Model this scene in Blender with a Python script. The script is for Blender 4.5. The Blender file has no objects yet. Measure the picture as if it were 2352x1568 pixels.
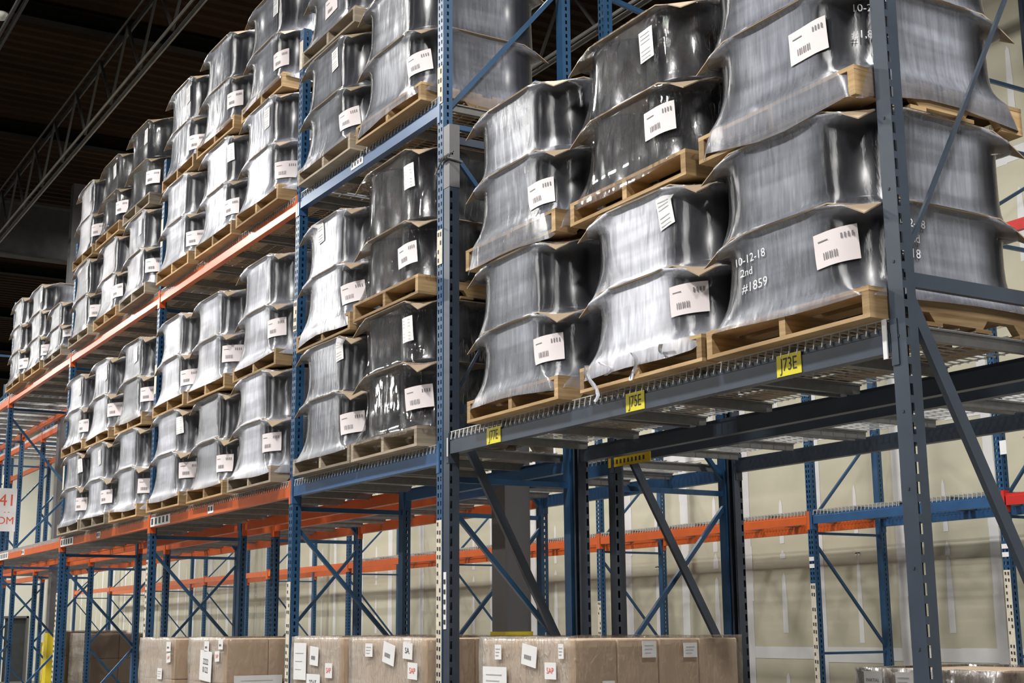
import bpy, bmesh, math, random
from mathutils import Vector, Matrix
R = random.Random(7)
SC = bpy.context.scene
COL = SC.collection
PI = math.pi

# ------------------------------------------------------------------ camera, world, lights, exposure
cam = bpy.data.cameras.new('camera'); cam_o = bpy.data.objects.new('camera', cam); COL.objects.link(cam_o)
cam.sensor_width = 36.0; cam.lens = 36.0 * 3173.62 / 2352.0; cam.clip_end = 200
yaw, pit, rol = -1.02957889, 0.203636623, -0.00848132
_d = Vector((math.cos(pit)*math.sin(yaw), math.cos(pit)*math.cos(yaw), math.sin(pit)))
_r = Vector((math.cos(yaw), -math.sin(yaw), 0)); _u = _r.cross(_d)
_r2 = _r*math.cos(rol) + _u*math.sin(rol); _u2 = -_r*math.sin(rol) + _u*math.cos(rol)
cam_o.matrix_world = Matrix(((_r2.x, _u2.x, -_d.x, 7.5474), (_r2.y, _u2.y, -_d.y, -4.0296), (_r2.z, _u2.z, -_d.z, 1.65), (0, 0, 0, 1)))
SC.camera = cam_o
w = bpy.data.worlds.new('world'); SC.world = w; w.use_nodes = True
w.node_tree.nodes['Background'].inputs[0].default_value = (0.80, 0.88, 1.0, 1)
w.node_tree.nodes['Background'].inputs[1].default_value = 0.03
SC.view_settings.view_transform = 'Standard'; SC.view_settings.look = 'None'
SC.view_settings.gamma = 1; SC.view_settings.use_curve_mapping = False
SC.view_settings.exposure = 0.0
AISLE_W, BACK_W, FAR_W = 580.0, 530.0, 520.0
LAMPS = [(x, -4.0, 8.3, AISLE_W) for x in (9.3, 1.8, -5.7, -13.2, -20.7, -28.2)] + \
        [(x, 2.6 if x < -5 else 1.1, 8.5, BACK_W) for x in (5.8, -1.7, -9.2, -16.7, -31.5, -37.0)] + \
        [(x, -13.0, 8.3, FAR_W) for x in (1.8, -5.7, -13.2, -20.7, -28.2)]
for i, (x, y, z, pw) in enumerate(LAMPS):
    L = bpy.data.lights.new('lamp_light', 'AREA'); L.shape = 'RECTANGLE'; L.size = 1.3; L.size_y = 0.5; L.energy = pw
    L.color = (1.0, 0.985, 0.955)
    o = bpy.data.objects.new('lamp_light', L); o.location = (x, y, z - 0.02); COL.objects.link(o)
    LAMPS[i] = (x, y, z, o)

# ------------------------------------------------------------------ materials
def newmat(name):
    m = bpy.data.materials.new(name); m.use_nodes = True
    nt = m.node_tree
    return m, nt, nt.nodes['Principled BSDF'], nt.nodes['Material Output']
def node(nt, t, **kw):
    n = nt.nodes.new(t)
    for k, v in kw.items(): setattr(n, k, v)
    return n
def paint(name, col, rough=0.45, metal=0.0, var=0.12, scale=6.0, bump=0.0, spec=0.5, scuff=None, stretch=(1, 1, 1)):
    """a coat of paint or a plain solid: base colour with slight mottling and optional worn patches"""
    m, nt, b, out = newmat(name)
    tc = node(nt, 'ShaderNodeTexCoord'); mp = node(nt, 'ShaderNodeMapping'); mp.inputs['Scale'].default_value = stretch
    nz = node(nt, 'ShaderNodeTexNoise'); nz.inputs['Scale'].default_value = scale; nz.inputs['Detail'].default_value = 5
    nt.links.new(tc.outputs['Object'], mp.inputs[0]); nt.links.new(mp.outputs[0], nz.inputs['Vector'])
    cr = node(nt, 'ShaderNodeValToRGB'); e = cr.color_ramp.elements
    e[0].position = 0.3; e[1].position = 0.72
    e[0].color = tuple(c*(1-var) for c in col) + (1,); e[1].color = tuple(min(1, c*(1+var)) for c in col) + (1,)
    nt.links.new(nz.outputs['Fac'], cr.inputs[0])
    last = cr.outputs[0]
    if scuff:
        n2 = node(nt, 'ShaderNodeTexNoise'); n2.inputs['Scale'].default_value = scale*5; n2.inputs['Detail'].default_value = 8; n2.inputs['Roughness'].default_value = 0.75
        nt.links.new(mp.outputs[0], n2.inputs['Vector'])
        c2 = node(nt, 'ShaderNodeValToRGB'); c2.color_ramp.elements[0].position = 0.62; c2.color_ramp.elements[1].position = 0.72
        nt.links.new(n2.outputs['Fac'], c2.inputs[0])
        mx = node(nt, 'ShaderNodeMixRGB'); mx.inputs[2].default_value = tuple(scuff) + (1,)
        nt.links.new(c2.outputs[0], mx.inputs[0]); nt.links.new(last, mx.inputs[1]); last = mx.outputs[0]
    nt.links.new(last, b.inputs['Base Color'])
    b.inputs['Roughness'].default_value = rough; b.inputs['Metallic'].default_value = metal
    b.inputs['Specular IOR Level'].default_value = spec
    if bump:
        bp = node(nt, 'ShaderNodeBump'); bp.inputs['Strength'].default_value = bump; bp.inputs['Distance'].default_value = 0.01
        nt.links.new(nz.outputs['Fac'], bp.inputs['Height']); nt.links.new(bp.outputs[0], b.inputs['Normal'])
    return m
def wood(name, dark, light):
    m, nt, b, out = newmat(name)
    tc = node(nt, 'ShaderNodeTexCoord'); mp = node(nt, 'ShaderNodeMapping'); mp.inputs['Scale'].default_value = (3, 3, 40)
    oi = node(nt, 'ShaderNodeObjectInfo')
    nz = node(nt, 'ShaderNodeTexNoise', noise_dimensions='4D'); nz.inputs['Scale'].default_value = 1.5; nz.inputs['Detail'].default_value = 6
    ml = node(nt, 'ShaderNodeMath', operation='MULTIPLY'); ml.inputs[1].default_value = 50
    nt.links.new(oi.outputs['Random'], ml.inputs[0]); nt.links.new(ml.outputs[0], nz.inputs['W'])
    nt.links.new(tc.outputs['Object'], mp.inputs[0]); nt.links.new(mp.outputs[0], nz.inputs['Vector'])
    cr = node(nt, 'ShaderNodeValToRGB'); e = cr.color_ramp.elements
    e[0].position = 0.3; e[1].position = 0.7; e[0].color = dark + (1,); e[1].color = light + (1,)
    nt.links.new(nz.outputs['Fac'], cr.inputs[0])
    hs = node(nt, 'ShaderNodeHueSaturation')
    mr = node(nt, 'ShaderNodeMapRange'); mr.inputs['To Min'].default_value = 0.65; mr.inputs['To Max'].default_value = 1.25
    nt.links.new(oi.outputs['Random'], mr.inputs['Value']); nt.links.new(mr.outputs[0], hs.inputs['Value'])
    nt.links.new(cr.outputs[0], hs.inputs['Color']); nt.links.new(hs.outputs[0], b.inputs['Base Color'])
    b.inputs['Roughness'].default_value = 0.75; b.inputs['Specular IOR Level'].default_value = 0.25
    bp = node(nt, 'ShaderNodeBump'); bp.inputs['Strength'].default_value = 0.3; bp.inputs['Distance'].default_value = 0.004
    nt.links.new(nz.outputs['Fac'], bp.inputs['Height']); nt.links.new(bp.outputs[0], b.inputs['Normal'])
    return m
def film(name, lo, hi, tint=(0.80, 0.80, 0.84), rough=0.3, wrinkle=0.35, diag=False, aniso=0.8, fine=13, coat=1.1):
    """stretch film: clear where it clings to a drum (attribute haze 0), milky where many layers bridge a gap (haze 1)"""
    m, nt, b, out = newmat(name)
    tc = node(nt, 'ShaderNodeTexCoord'); oi = node(nt, 'ShaderNodeObjectInfo')
    ml = node(nt, 'ShaderNodeMath', operation='MULTIPLY'); ml.inputs[1].default_value = 40
    nt.links.new(oi.outputs['Random'], ml.inputs[0])
    def nz(scale, st, det=4):
        mp = node(nt, 'ShaderNodeMapping'); mp.inputs['Scale'].default_value = st
        if diag: mp.inputs['Rotation'].default_value = (0.55, 0.55, 0)
        n = node(nt, 'ShaderNodeTexNoise', noise_dimensions='4D'); n.inputs['Scale'].default_value = scale; n.inputs['Detail'].default_value = det
        nt.links.new(tc.outputs['Object'], mp.inputs[0]); nt.links.new(mp.outputs[0], n.inputs['Vector']); nt.links.new(ml.outputs[0], n.inputs['W'])
        return n
    st = (5, 5, 0.5) if not diag else (4, 4, 0.8)
    streak = nz(13, st, 5); cloud = nz(2.2, (1, 1, 1.3), 3)
    at = node(nt, 'ShaderNodeAttribute', attribute_name='haze')
    mr = node(nt, 'ShaderNodeMapRange'); mr.inputs['To Min'].default_value = lo; mr.inputs['To Max'].default_value = hi
    nt.links.new(at.outputs['Fac'], mr.inputs['Value'])
    r1 = node(nt, 'ShaderNodeMapRange'); r1.inputs['From Min'].default_value = 0.3; r1.inputs['From Max'].default_value = 0.7
    r1.inputs['To Min'].default_value = 0.7; r1.inputs['To Max'].default_value = 1.15
    nt.links.new(streak.outputs['Fac'], r1.inputs['Value'])
    r2 = node(nt, 'ShaderNodeMapRange'); r2.inputs['From Min'].default_value = 0.35; r2.inputs['From Max'].default_value = 0.65
    r2.inputs['To Min'].default_value = 0.7; r2.inputs['To Max'].default_value = 1.2
    nt.links.new(cloud.outputs['Fac'], r2.inputs['Value'])
    p1 = node(nt, 'ShaderNodeMath', operation='MULTIPLY'); nt.links.new(r1.outputs[0], p1.inputs[0]); nt.links.new(r2.outputs[0], p1.inputs[1])
    band = nz(3, (0.35, 0.35, 3.2), 2)         # overlapping turns of film show as faint level bands
    r3 = node(nt, 'ShaderNodeMapRange'); r3.inputs['From Min'].default_value = 0.42; r3.inputs['From Max'].default_value = 0.58
    r3.inputs['To Min'].default_value = 0.78; r3.inputs['To Max'].default_value = 1.18; nt.links.new(band.outputs['Fac'], r3.inputs['Value'])
    p0 = node(nt, 'ShaderNodeMath', operation='MULTIPLY'); nt.links.new(p1.outputs[0], p0.inputs[0]); nt.links.new(r3.outputs[0], p0.inputs[1])
    p2 = node(nt, 'ShaderNodeMath', operation='MULTIPLY', use_clamp=True); nt.links.new(p0.outputs[0], p2.inputs[0]); nt.links.new(mr.outputs[0], p2.inputs[1])
    wr = nz(fine, (1, 1, 0.35) if not diag else (1, 1, 0.25), 6)
    bp = node(nt, 'ShaderNodeBump'); bp.inputs['Strength'].default_value = wrinkle; bp.inputs['Distance'].default_value = 0.012 if fine < 20 else (0.006 if fine < 23 else 0.008)
    if fine > 20:        # loose film: mostly taut, crossed by sharp narrow creases
        sb = node(nt, 'ShaderNodeMath', operation='SUBTRACT'); sb.inputs[1].default_value = 0.5; nt.links.new(wr.outputs['Fac'], sb.inputs[0])
        ab = node(nt, 'ShaderNodeMath', operation='ABSOLUTE'); nt.links.new(sb.outputs[0], ab.inputs[0])
        cz = node(nt, 'ShaderNodeMapRange'); cz.inputs['From Max'].default_value = 0.06; cz.inputs['To Min'].default_value = 1; cz.inputs['To Max'].default_value = 0
        nt.links.new(ab.outputs[0], cz.inputs['Value']); nt.links.new(cz.outputs[0], bp.inputs['Height'])
    else: nt.links.new(wr.outputs['Fac'], bp.inputs['Height'])
    tr = node(nt, 'ShaderNodeBsdfTransparent')
    b.inputs['Base Color'].default_value = tint + (1,); b.inputs['Roughness'].default_value = 0.32; b.inputs['Specular IOR Level'].default_value = 0.6
    nt.links.new(bp.outputs[0], b.inputs['Normal'])
    mx = node(nt, 'ShaderNodeMixShader'); nt.links.new(p2.outputs[0], mx.inputs[0]); nt.links.new(tr.outputs[0], mx.inputs[1]); nt.links.new(b.outputs[0], mx.inputs[2])
    gl = node(nt, 'ShaderNodeBsdfAnisotropic'); gl.inputs['Roughness'].default_value = rough; nt.links.new(bp.outputs[0], gl.inputs['Normal'])
    gl.inputs['Anisotropy'].default_value = aniso; gl.inputs['Rotation'].default_value = 0.0
    tg = node(nt, 'ShaderNodeTangent', direction_type='RADIAL', axis='Z'); nt.links.new(tg.outputs[0], gl.inputs['Tangent'])
    fr = node(nt, 'ShaderNodeFresnel'); fr.inputs['IOR'].default_value = 1.5; nt.links.new(bp.outputs[0], fr.inputs['Normal'])
    fm = node(nt, 'ShaderNodeMath', operation='MULTIPLY', use_clamp=True); fm.inputs[1].default_value = coat; nt.links.new(fr.outputs[0], fm.inputs[0])
    mx2 = node(nt, 'ShaderNodeMixShader'); nt.links.new(fm.outputs[0], mx2.inputs[0]); nt.links.new(mx.outputs[0], mx2.inputs[1]); nt.links.new(gl.outputs[0], mx2.inputs[2])
    nt.links.new(mx2.outputs[0], out.inputs['Surface'])
    return m
M = {
 'blue': paint('blue_paint', (0.019, 0.073, 0.160), 0.38, scuff=(0.04, 0.10, 0.19)),
 'blue_beam': paint('blue_beam_paint', (0.030, 0.095, 0.22), 0.36),
 'orange': paint('orange_paint', (0.62, 0.115, 0.022), 0.34, var=0.08, scuff=(0.60, 0.14, 0.04)),
 'red': paint('red_paint', (0.55, 0.03, 0.025), 0.4),
 'grey': paint('dark_grey_paint', (0.041, 0.055, 0.078), 0.36, scuff=(0.06, 0.068, 0.08)),
 'galv': paint('galvanised_steel', (0.24, 0.24, 0.23), 0.45, metal=0.6, scale=20),
 'wire': paint('bright_wire', (0.62, 0.62, 0.60), 0.4, metal=0.5),
 'cream': paint('cream_label', (0.68, 0.62, 0.50), 0.6, scale=30),
 'white': paint('white_paper', (0.80, 0.79, 0.78), 0.6, var=0.04),
 'pink': paint('pinkish_label_paper', (0.80, 0.72, 0.72), 0.55, var=0.03),
 'ink': paint('black_ink', (0.03, 0.03, 0.035), 0.6),
 'faint': paint('grey_print', (0.20, 0.19, 0.20), 0.6),
 'pale': paint('pale_print', (0.50, 0.50, 0.51), 0.6),
 'red_ink': paint('red_ink', (0.75, 0.10, 0.05), 0.6),
 'marker': paint('white_marker', (0.80, 0.80, 0.82), 0.6),
 'yellow': paint('yellow_label', (0.72, 0.62, 0.02), 0.5, var=0.06),
 'amber': paint('amber_label', (0.62, 0.42, 0.01), 0.5, var=0.1),
 'yellow_guard': paint('yellow_guard_paint', (0.72, 0.55, 0.02), 0.45),
 'card': paint('kraft_cardboard', (0.36, 0.27, 0.18), 0.75, var=0.14, scale=4),
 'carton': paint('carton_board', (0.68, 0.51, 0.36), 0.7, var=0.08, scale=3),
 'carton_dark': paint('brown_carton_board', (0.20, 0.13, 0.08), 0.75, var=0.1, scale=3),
 'drum': paint('black_drum_plastic', (0.018, 0.018, 0.022), 0.28, var=0.2, spec=0.6),
 'column': paint('grey_column_paint', (0.115, 0.112, 0.115), 0.45, var=0.12, scale=2.5, stretch=(1, 1, 0.3)),
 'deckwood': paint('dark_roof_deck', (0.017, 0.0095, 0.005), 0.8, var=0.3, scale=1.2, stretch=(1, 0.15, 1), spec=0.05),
 'black': paint('black_steel', (0.008, 0.007, 0.006), 0.8, spec=0.05),
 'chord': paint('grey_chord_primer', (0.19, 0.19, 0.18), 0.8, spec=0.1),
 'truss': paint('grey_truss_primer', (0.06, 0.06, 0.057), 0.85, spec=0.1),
 'board': paint('drywall_board', (0.56, 0.53, 0.405), 0.85, var=0.05, scale=2.0, spec=0.2),
 'mud': paint('joint_compound', (0.72, 0.71, 0.70), 0.85, var=0.05, scale=3, spec=0.2),
 'endwall': paint('white_end_wall', (0.72, 0.71, 0.62), 0.8, var=0.04, scale=1.0, spec=0.2),
 'concrete': paint('concrete_floor', (0.16, 0.155, 0.145), 0.5, var=0.15, scale=1.5),
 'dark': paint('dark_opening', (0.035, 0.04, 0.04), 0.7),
 'lampwhite': paint('lamp_white', (0.78, 0.78, 0.72), 0.5),
 'pallet': wood('pallet_wood', (0.30, 0.185, 0.085), (0.52, 0.36, 0.19)),
 'pallet_grey': wood('weathered_pallet_wood', (0.26, 0.21, 0.15), (0.44, 0.37, 0.28)),
 'film_grey': film('stretch_film_grey', 0.03, 0.36, tint=(0.65, 0.68, 0.78)),
 'film_white': film('stretch_film_white', 0.05, 0.70, tint=(0.73, 0.75, 0.85)),
 'film_clear': film('stretch_film_clear', 0.01, 0.055, wrinkle=1.0, rough=0.05, diag=True, aniso=0.2, fine=22, coat=0.8),
 'film_box': film('stretch_film_on_cartons', 0.03, 0.45, wrinkle=0.6, rough=0.15, tint=(0.82, 0.75, 0.68), aniso=0.0, fine=24, coat=0.6),
}

# ------------------------------------------------------------------ helpers
class MB:
    def __init__(s): s.v = []; s.f = []
    def quad(s, *p):
        n = len(s.v); s.v += [tuple(q) for q in p]; s.f.append(tuple(range(n, n+len(p)))); return s
    def box(s, x0, x1, y0, y1, z0, z1):
        n = len(s.v)
        s.v += [(x, y, z) for x in (x0, x1) for y in (y0, y1) for z in (z0, z1)]
        s.f += [tuple(n+i for i in q) for q in ((0, 1, 3, 2), (4, 6, 7, 5), (0, 4, 5, 1), (2, 3, 7, 6), (0, 2, 6, 4), (1, 5, 7, 3))]
        return s
    def bar(s, a, b, w=0.03, h=None, up=(0, 0, 1)):
        """square bar between two points"""
        h = h or w; a = Vector(a); b = Vector(b); d = (b-a).normalized(); u = Vector(up)
        if abs(d.dot(u)) > 0.98: u = Vector((1, 0, 0))
        r = d.cross(u).normalized(); u = r.cross(d)
        n = len(s.v)
        for p in (a, b):
            for i, j in ((-1, -1), (1, -1), (1, 1), (-1, 1)): s.v.append(tuple(p + r*(i*w/2) + u*(j*h/2)))
        s.f += [tuple(n+i for i in q) for q in ((0, 1, 5, 4), (1, 2, 6, 5), (2, 3, 7, 6), (3, 0, 4, 7), (3, 2, 1, 0), (4, 5, 6, 7))]
        return s
    def tube(s, pts, rad=0.004, k=6, closed=False):
        pts = [Vector(p) for p in pts]; n0 = len(s.v); m = len(pts)
        for i, p in enumerate(pts):
            d = ((pts[(i+1) % m] if closed or i < m-1 else p) - (pts[i-1] if closed or i else p)).normalized()
            u = Vector((0, 0, 1)) if abs(d.z) < 0.9 else Vector((1, 0, 0))
            r = d.cross(u).normalized(); u = r.cross(d)
            for j in range(k):
                t = 2*PI*j/k; s.v.append(tuple(p + r*(rad*math.cos(t)) + u*(rad*math.sin(t))))
        for i in range(m if closed else m-1):
            for j in range(k):
                a = n0+i*k; b = n0+((i+1) % m)*k; s.f.append((a+j, a+(j+1) % k, b+(j+1) % k, b+j))
        return s
    def extrude(s, prof, axis, a, b):
        """closed profile [(p,q)] swept along axis x or y"""
        n = len(s.v); m = len(prof)
        for t in (a, b):
            for p, q in prof: s.v.append((t, p, q) if axis == 'x' else (p, t, q))
        for i in range(m): s.f.append((n+i, n+(i+1) % m, n+m+(i+1) % m, n+m+i))
        s.f.append(tuple(n+i for i in range(m))[::-1]); s.f.append(tuple(n+m+i for i in range(m)))
        return s
    def mesh(s, name, mat, smooth=False):
        me = bpy.data.meshes.new(name); me.from_pydata(s.v, [], s.f); me.update()
        if mat: me.materials.append(M[mat] if isinstance(mat, str) else mat)
        if smooth:
            for p in me.polygons: p.use_smooth = True
        return me
CACHE = {}
def cached(key, fn):
    if key not in CACHE: CACHE[key] = fn()
    return CACHE[key]
def obj(name, me, parent=None, loc=(0, 0, 0), rot=(0, 0, 0), **props):
    o = bpy.data.objects.new(name, me); COL.objects.link(o); o.location = loc; o.rotation_euler = rot
    if parent: o.parent = parent
    for k, v in props.items(): o[k] = v
    return o
def thing(name, label, cat, group=None, loc=(0, 0, 0), rot=(0, 0, 0), me=None):
    o = obj(name, me, None, loc, rot, label=label, category=cat)
    if group: o['group'] = group
    return o
def mb_part(name, mb, mat, parent, loc=(0, 0, 0), rot=(0, 0, 0), **kw):
    return obj(name, mb.mesh(name, mat), parent, loc, rot, **kw)
def text_mesh(txt, size, mat, space=1.0):
    cu = bpy.data.curves.new('txt', 'FONT'); cu.body = txt; cu.size = size; cu.align_x = 'CENTER'; cu.align_y = 'CENTER'; cu.resolution_u = 3; cu.space_character = space
    to = bpy.data.objects.new('txt', cu); COL.objects.link(to)
    dg = bpy.context.evaluated_depsgraph_get(); dg.update()
    me = bpy.data.meshes.new_from_object(to.evaluated_get(dg))
    bpy.data.objects.remove(to); bpy.data.curves.remove(cu)
    me.materials.clear(); me.materials.append(M[mat]); me.name = 'lettering'
    return me
FRONT = (PI/2, 0, 0)          # text facing -y
RIGHT = (PI/2, 0, PI/2)       # text facing +x

# ------------------------------------------------------------------ layout numbers (metres; x along the rack towards the camera, y into it)
XP = {1: -.045, 2: -2.481, 3: -6.215, 4: -9.949, 5: -13.683, 6: -17.417, 7: -21.151, 8: -24.885}
XD1, XD0 = .045, 3.785
D, GAP = .977, .327
Y2 = D + GAP
ZL, ZU, ZR = 2.746, 5.048, 2.796
YW = 5.70
XW = [3.25, -.5, -2.87, -6.62, -10.36, -14.1, -17.8, -21.5, -25.3, -29.0, -32.7]
BEAM_H = 0.10

# ------------------------------------------------------------------ the room
def room():
    f = MB().box(-43, 16, -22, 7.3, -.15, 0); obj('floor', f.mesh('floor', 'concrete'), kind='structure')
    # back wall: a stud wall of drywall boards with taped joints
    wb = obj('wall_back', MB().box(-43, 16, 7.02, 7.2, 0, 9.3).mesh('wall_back', 'mud'), kind='structure')
    bw, bh = 1.22, 2.44
    zs = [0, 1.33, 1.33+bh, 1.33+2*bh, 1.33+3*bh-.6]
    x = -1.70 + 1.22*5
    i = 0
    while x > -42:
        for j in range(4):
            z0, z1 = zs[j], zs[j+1]
            key = ('board', round(z1-z0, 2))
            me = cached(key, lambda: MB().box(-bw+.003, -.003, -.012, 0, .003, z1-z0-.003).mesh('drywall_board', 'board'))
            obj('drywall_board', me, wb, (x, 7.02, z0))
        jw = R.uniform(.11, .17)
        tape = MB()
        n = 14
        for k in range(n):
            za, zb = 9*k/n, 9*(k+1)/n
            tape.box(x-jw*R.uniform(.42, .6), x+jw*R.uniform(.42, .6), 7.003, 7.009, za, zb)
        mb_part('joint_tape', tape, 'mud', wb)
        # screw line in the middle of the board, filled in short strokes
        xm = x - .61 + R.uniform(-.03, .03)
        st = MB()
        for z0, z1 in ((.2, 1.15), (1.48, 2.3), (2.36, 2.52), (2.58, 3.2), (3.9, 4.9), (5.1, 5.9), (6.6, 7.4)):
            wd = R.uniform(.03, .05)
            a = z0 + R.uniform(-.05, .08); b = z1 + R.uniform(-.12, .05)
            v = [(xm-wd, a), (xm+wd, a), (xm+wd*.95, (a+b)/2), (xm+wd*.6, b-.05), (xm, b), (xm-wd*.6, b-.05), (xm-wd*.95, (a+b)/2)]
            nn = len(st.v); st.v += [(p, 7.0055, q) for p, q in v]; st.f.append(tuple(range(nn, nn+7)))
        mb_part('filled_screw_line', st, 'mud', wb)
        x -= bw; i += 1
    for z in zs[1:4]:
        t = MB()
        for k in range(46):
            xa = 5 - k*1.03
            t.box(xa-1.03, xa, 7.0045, 7.009, z-R.uniform(.05, .09), z+R.uniform(.05, .09))
        mb_part('joint_tape', t, 'mud', wb)
    # far end wall with its door
    wl = obj('wall_left', MB().box(-42.2, -42, -22, 5.53, 0, 9.3).box(-42.2, -42, 6.42, 7.2, 0, 9.3).box(-42.2, -42, 5.53, 6.42, 2.09, 9.3).mesh('wall_left', 'endwall'), kind='structure')
    for yy in (-1.5, .9, 3.3, 5.7):
        mb_part('panel_joint', MB().box(-42, -41.985, yy-.02, yy+.02, 0, 9), 'mud', wl)
    mb_part('panel_joint', MB().box(-42, -41.98, -20, 7, 3.5, 3.55), 'galv', wl)
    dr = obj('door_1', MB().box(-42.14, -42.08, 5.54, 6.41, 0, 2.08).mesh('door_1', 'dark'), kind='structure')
    mb_part('door_frame', MB().box(-42.02, -41.94, 5.47, 5.54, 0, 2.15).box(-42.02, -41.94, 6.41, 6.48, 0, 2.15).box(-42.02, -41.94, 5.47, 6.48, 2.08, 2.15), 'column', dr)
    mb_part('door_handle', MB().box(-42.08, -42.02, 5.6, 5.66, 1.0, 1.05), 'galv', dr)
    # roof: ribbed deck
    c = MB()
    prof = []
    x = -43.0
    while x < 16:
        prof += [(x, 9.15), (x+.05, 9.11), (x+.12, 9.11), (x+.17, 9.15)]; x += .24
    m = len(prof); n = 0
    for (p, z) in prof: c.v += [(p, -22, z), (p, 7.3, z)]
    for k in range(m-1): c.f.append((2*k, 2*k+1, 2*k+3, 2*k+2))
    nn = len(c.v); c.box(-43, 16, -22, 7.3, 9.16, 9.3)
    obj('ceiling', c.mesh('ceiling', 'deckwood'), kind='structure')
    for k, xx in enumerate((-34.4, -30.1, -25.9, -21.6, -13.05, -8.8, -4.5, -.2, 4.1, 8.4)):
        me = cached('purlin', lambda: MB().extrude([(-.09, 8.90), (.09, 8.90), (.09, 8.915), (.012, 8.92), (.012, 9.085), (.09, 9.09), (.09, 9.105), (-.09, 9.105), (-.09, 9.09), (-.012, 9.085), (-.012, 8.92), (-.09, 8.915)], 'y', -21, 7.0).mesh('trim_purlin', 'black'))
        obj('trim_%d' % (k+1), me, None, (xx, 0, 0), kind='structure')
    me = MB().extrude([(-.12, 7.93), (.12, 7.93), (.12, 7.96), (.012, 7.965), (.012, 8.86), (.12, 8.865), (.12, 8.89), (-.12, 8.89), (-.12, 8.865), (-.012, 8.86), (-.012, 7.965), (-.12, 7.96)], 'y', -21, 7.0).mesh('trim_girder', 'truss')
    obj('trim_11', me, None, (-16.45, 0, 0), kind='structure')
room()

def truss(y, label, x0=-41, x1=14):
    t = thing('roof_truss', label, 'truss', loc=(0, y, 0))
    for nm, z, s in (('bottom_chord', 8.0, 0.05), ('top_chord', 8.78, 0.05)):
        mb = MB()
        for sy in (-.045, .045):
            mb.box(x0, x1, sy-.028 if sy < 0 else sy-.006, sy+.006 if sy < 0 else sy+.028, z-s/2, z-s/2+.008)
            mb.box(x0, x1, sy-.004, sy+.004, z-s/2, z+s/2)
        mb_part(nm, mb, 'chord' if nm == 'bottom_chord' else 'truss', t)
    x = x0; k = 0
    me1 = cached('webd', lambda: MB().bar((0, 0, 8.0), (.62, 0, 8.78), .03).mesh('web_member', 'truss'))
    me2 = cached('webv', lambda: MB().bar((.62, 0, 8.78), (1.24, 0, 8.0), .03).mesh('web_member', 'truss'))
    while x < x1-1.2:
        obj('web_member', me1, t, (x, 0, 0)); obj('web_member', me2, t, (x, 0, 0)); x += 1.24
    return t
truss(.035, 'long grey roof truss with paired bottom chord high above the front rack row')
truss(4.0, 'grey roof truss above the back aisle, seen past the dark wrapped drums', -30, 14)
# strut rail with a small white housing, upper left corner of the view
t = thing('strut_rail', 'light grey double strut rail crossing the upper left corner under the roof', 'rail', loc=(0, -1.52, 0))
mb_part('rail', MB().box(-16, 4, -.05, -.02, 7.98, 8.02).box(-16, 4, .02, .05, 7.98, 8.02), 'truss', t)
for xx in (-14.5, -11.5, -8.5, -5.5, -2.5):
    mb_part('hanger_rod', MB().bar((xx, 0, 8.0), (xx, 0, 9.1), .012), 'galv', t)
def capsule():
    mb = MB(); n = 16; prof = [(0, 0), (.10, .005), (.15, .03), (.16, .06), (.15, .09), (.08, .11), (0, .115)]
    for r_, z_ in prof:
        for j in range(n):
            a = 2*PI*j/n; mb.v.append((r_*math.cos(a)*1.25, r_*math.sin(a), z_))
    for i in range(len(prof)-1):
        for j in range(n): mb.f.append((i*n+j, i*n+(j+1) % n, (i+1)*n+(j+1) % n, (i+1)*n+j))
    return mb
t = thing('ceiling_sensor', 'small round white housing hanging under the strut rail in the upper left corner', 'sensor', loc=(-7.05, -1.60, 8.06))
t.scale = (.5, .5, .6)
obj('housing', capsule().mesh('housing', 'lampwhite', True), t)
mb_part('stem', MB().bar((0, 0, .11), (0, 0, .14), .03), 'galv', t)

# high bay lamps above the aisles (the light itself hangs in each housing)
for (x, y, z, lo) in LAMPS:
    where = 'front aisle' if y == -4.0 else ('gap between the rack rows' if y > 0 else 'far aisle')
    t = thing('high_bay_lamp', 'white rectangular high bay lamp hung over the ' + where, 'lamp', 'high bay lamps over the ' + where, (x, y, z))
    me = cached('lamp_h', lambda: MB().box(-.68, .68, -.28, .28, .01, .07).box(-.4, .4, -.1, .1, .07, .13).mesh('housing', 'lampwhite'))
    obj('housing', me, t)
    me = cached('lamp_rod', lambda: MB().bar((-.4, 0, .1), (-.4, 0, .9), .012).bar((.4, 0, .1), (.4, 0, .9), .012).mesh('hanger_rod', 'galv'))
    obj('hanger_rod', me, t)
    lo.parent = t; lo.location = (0, 0, -.02)

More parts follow.
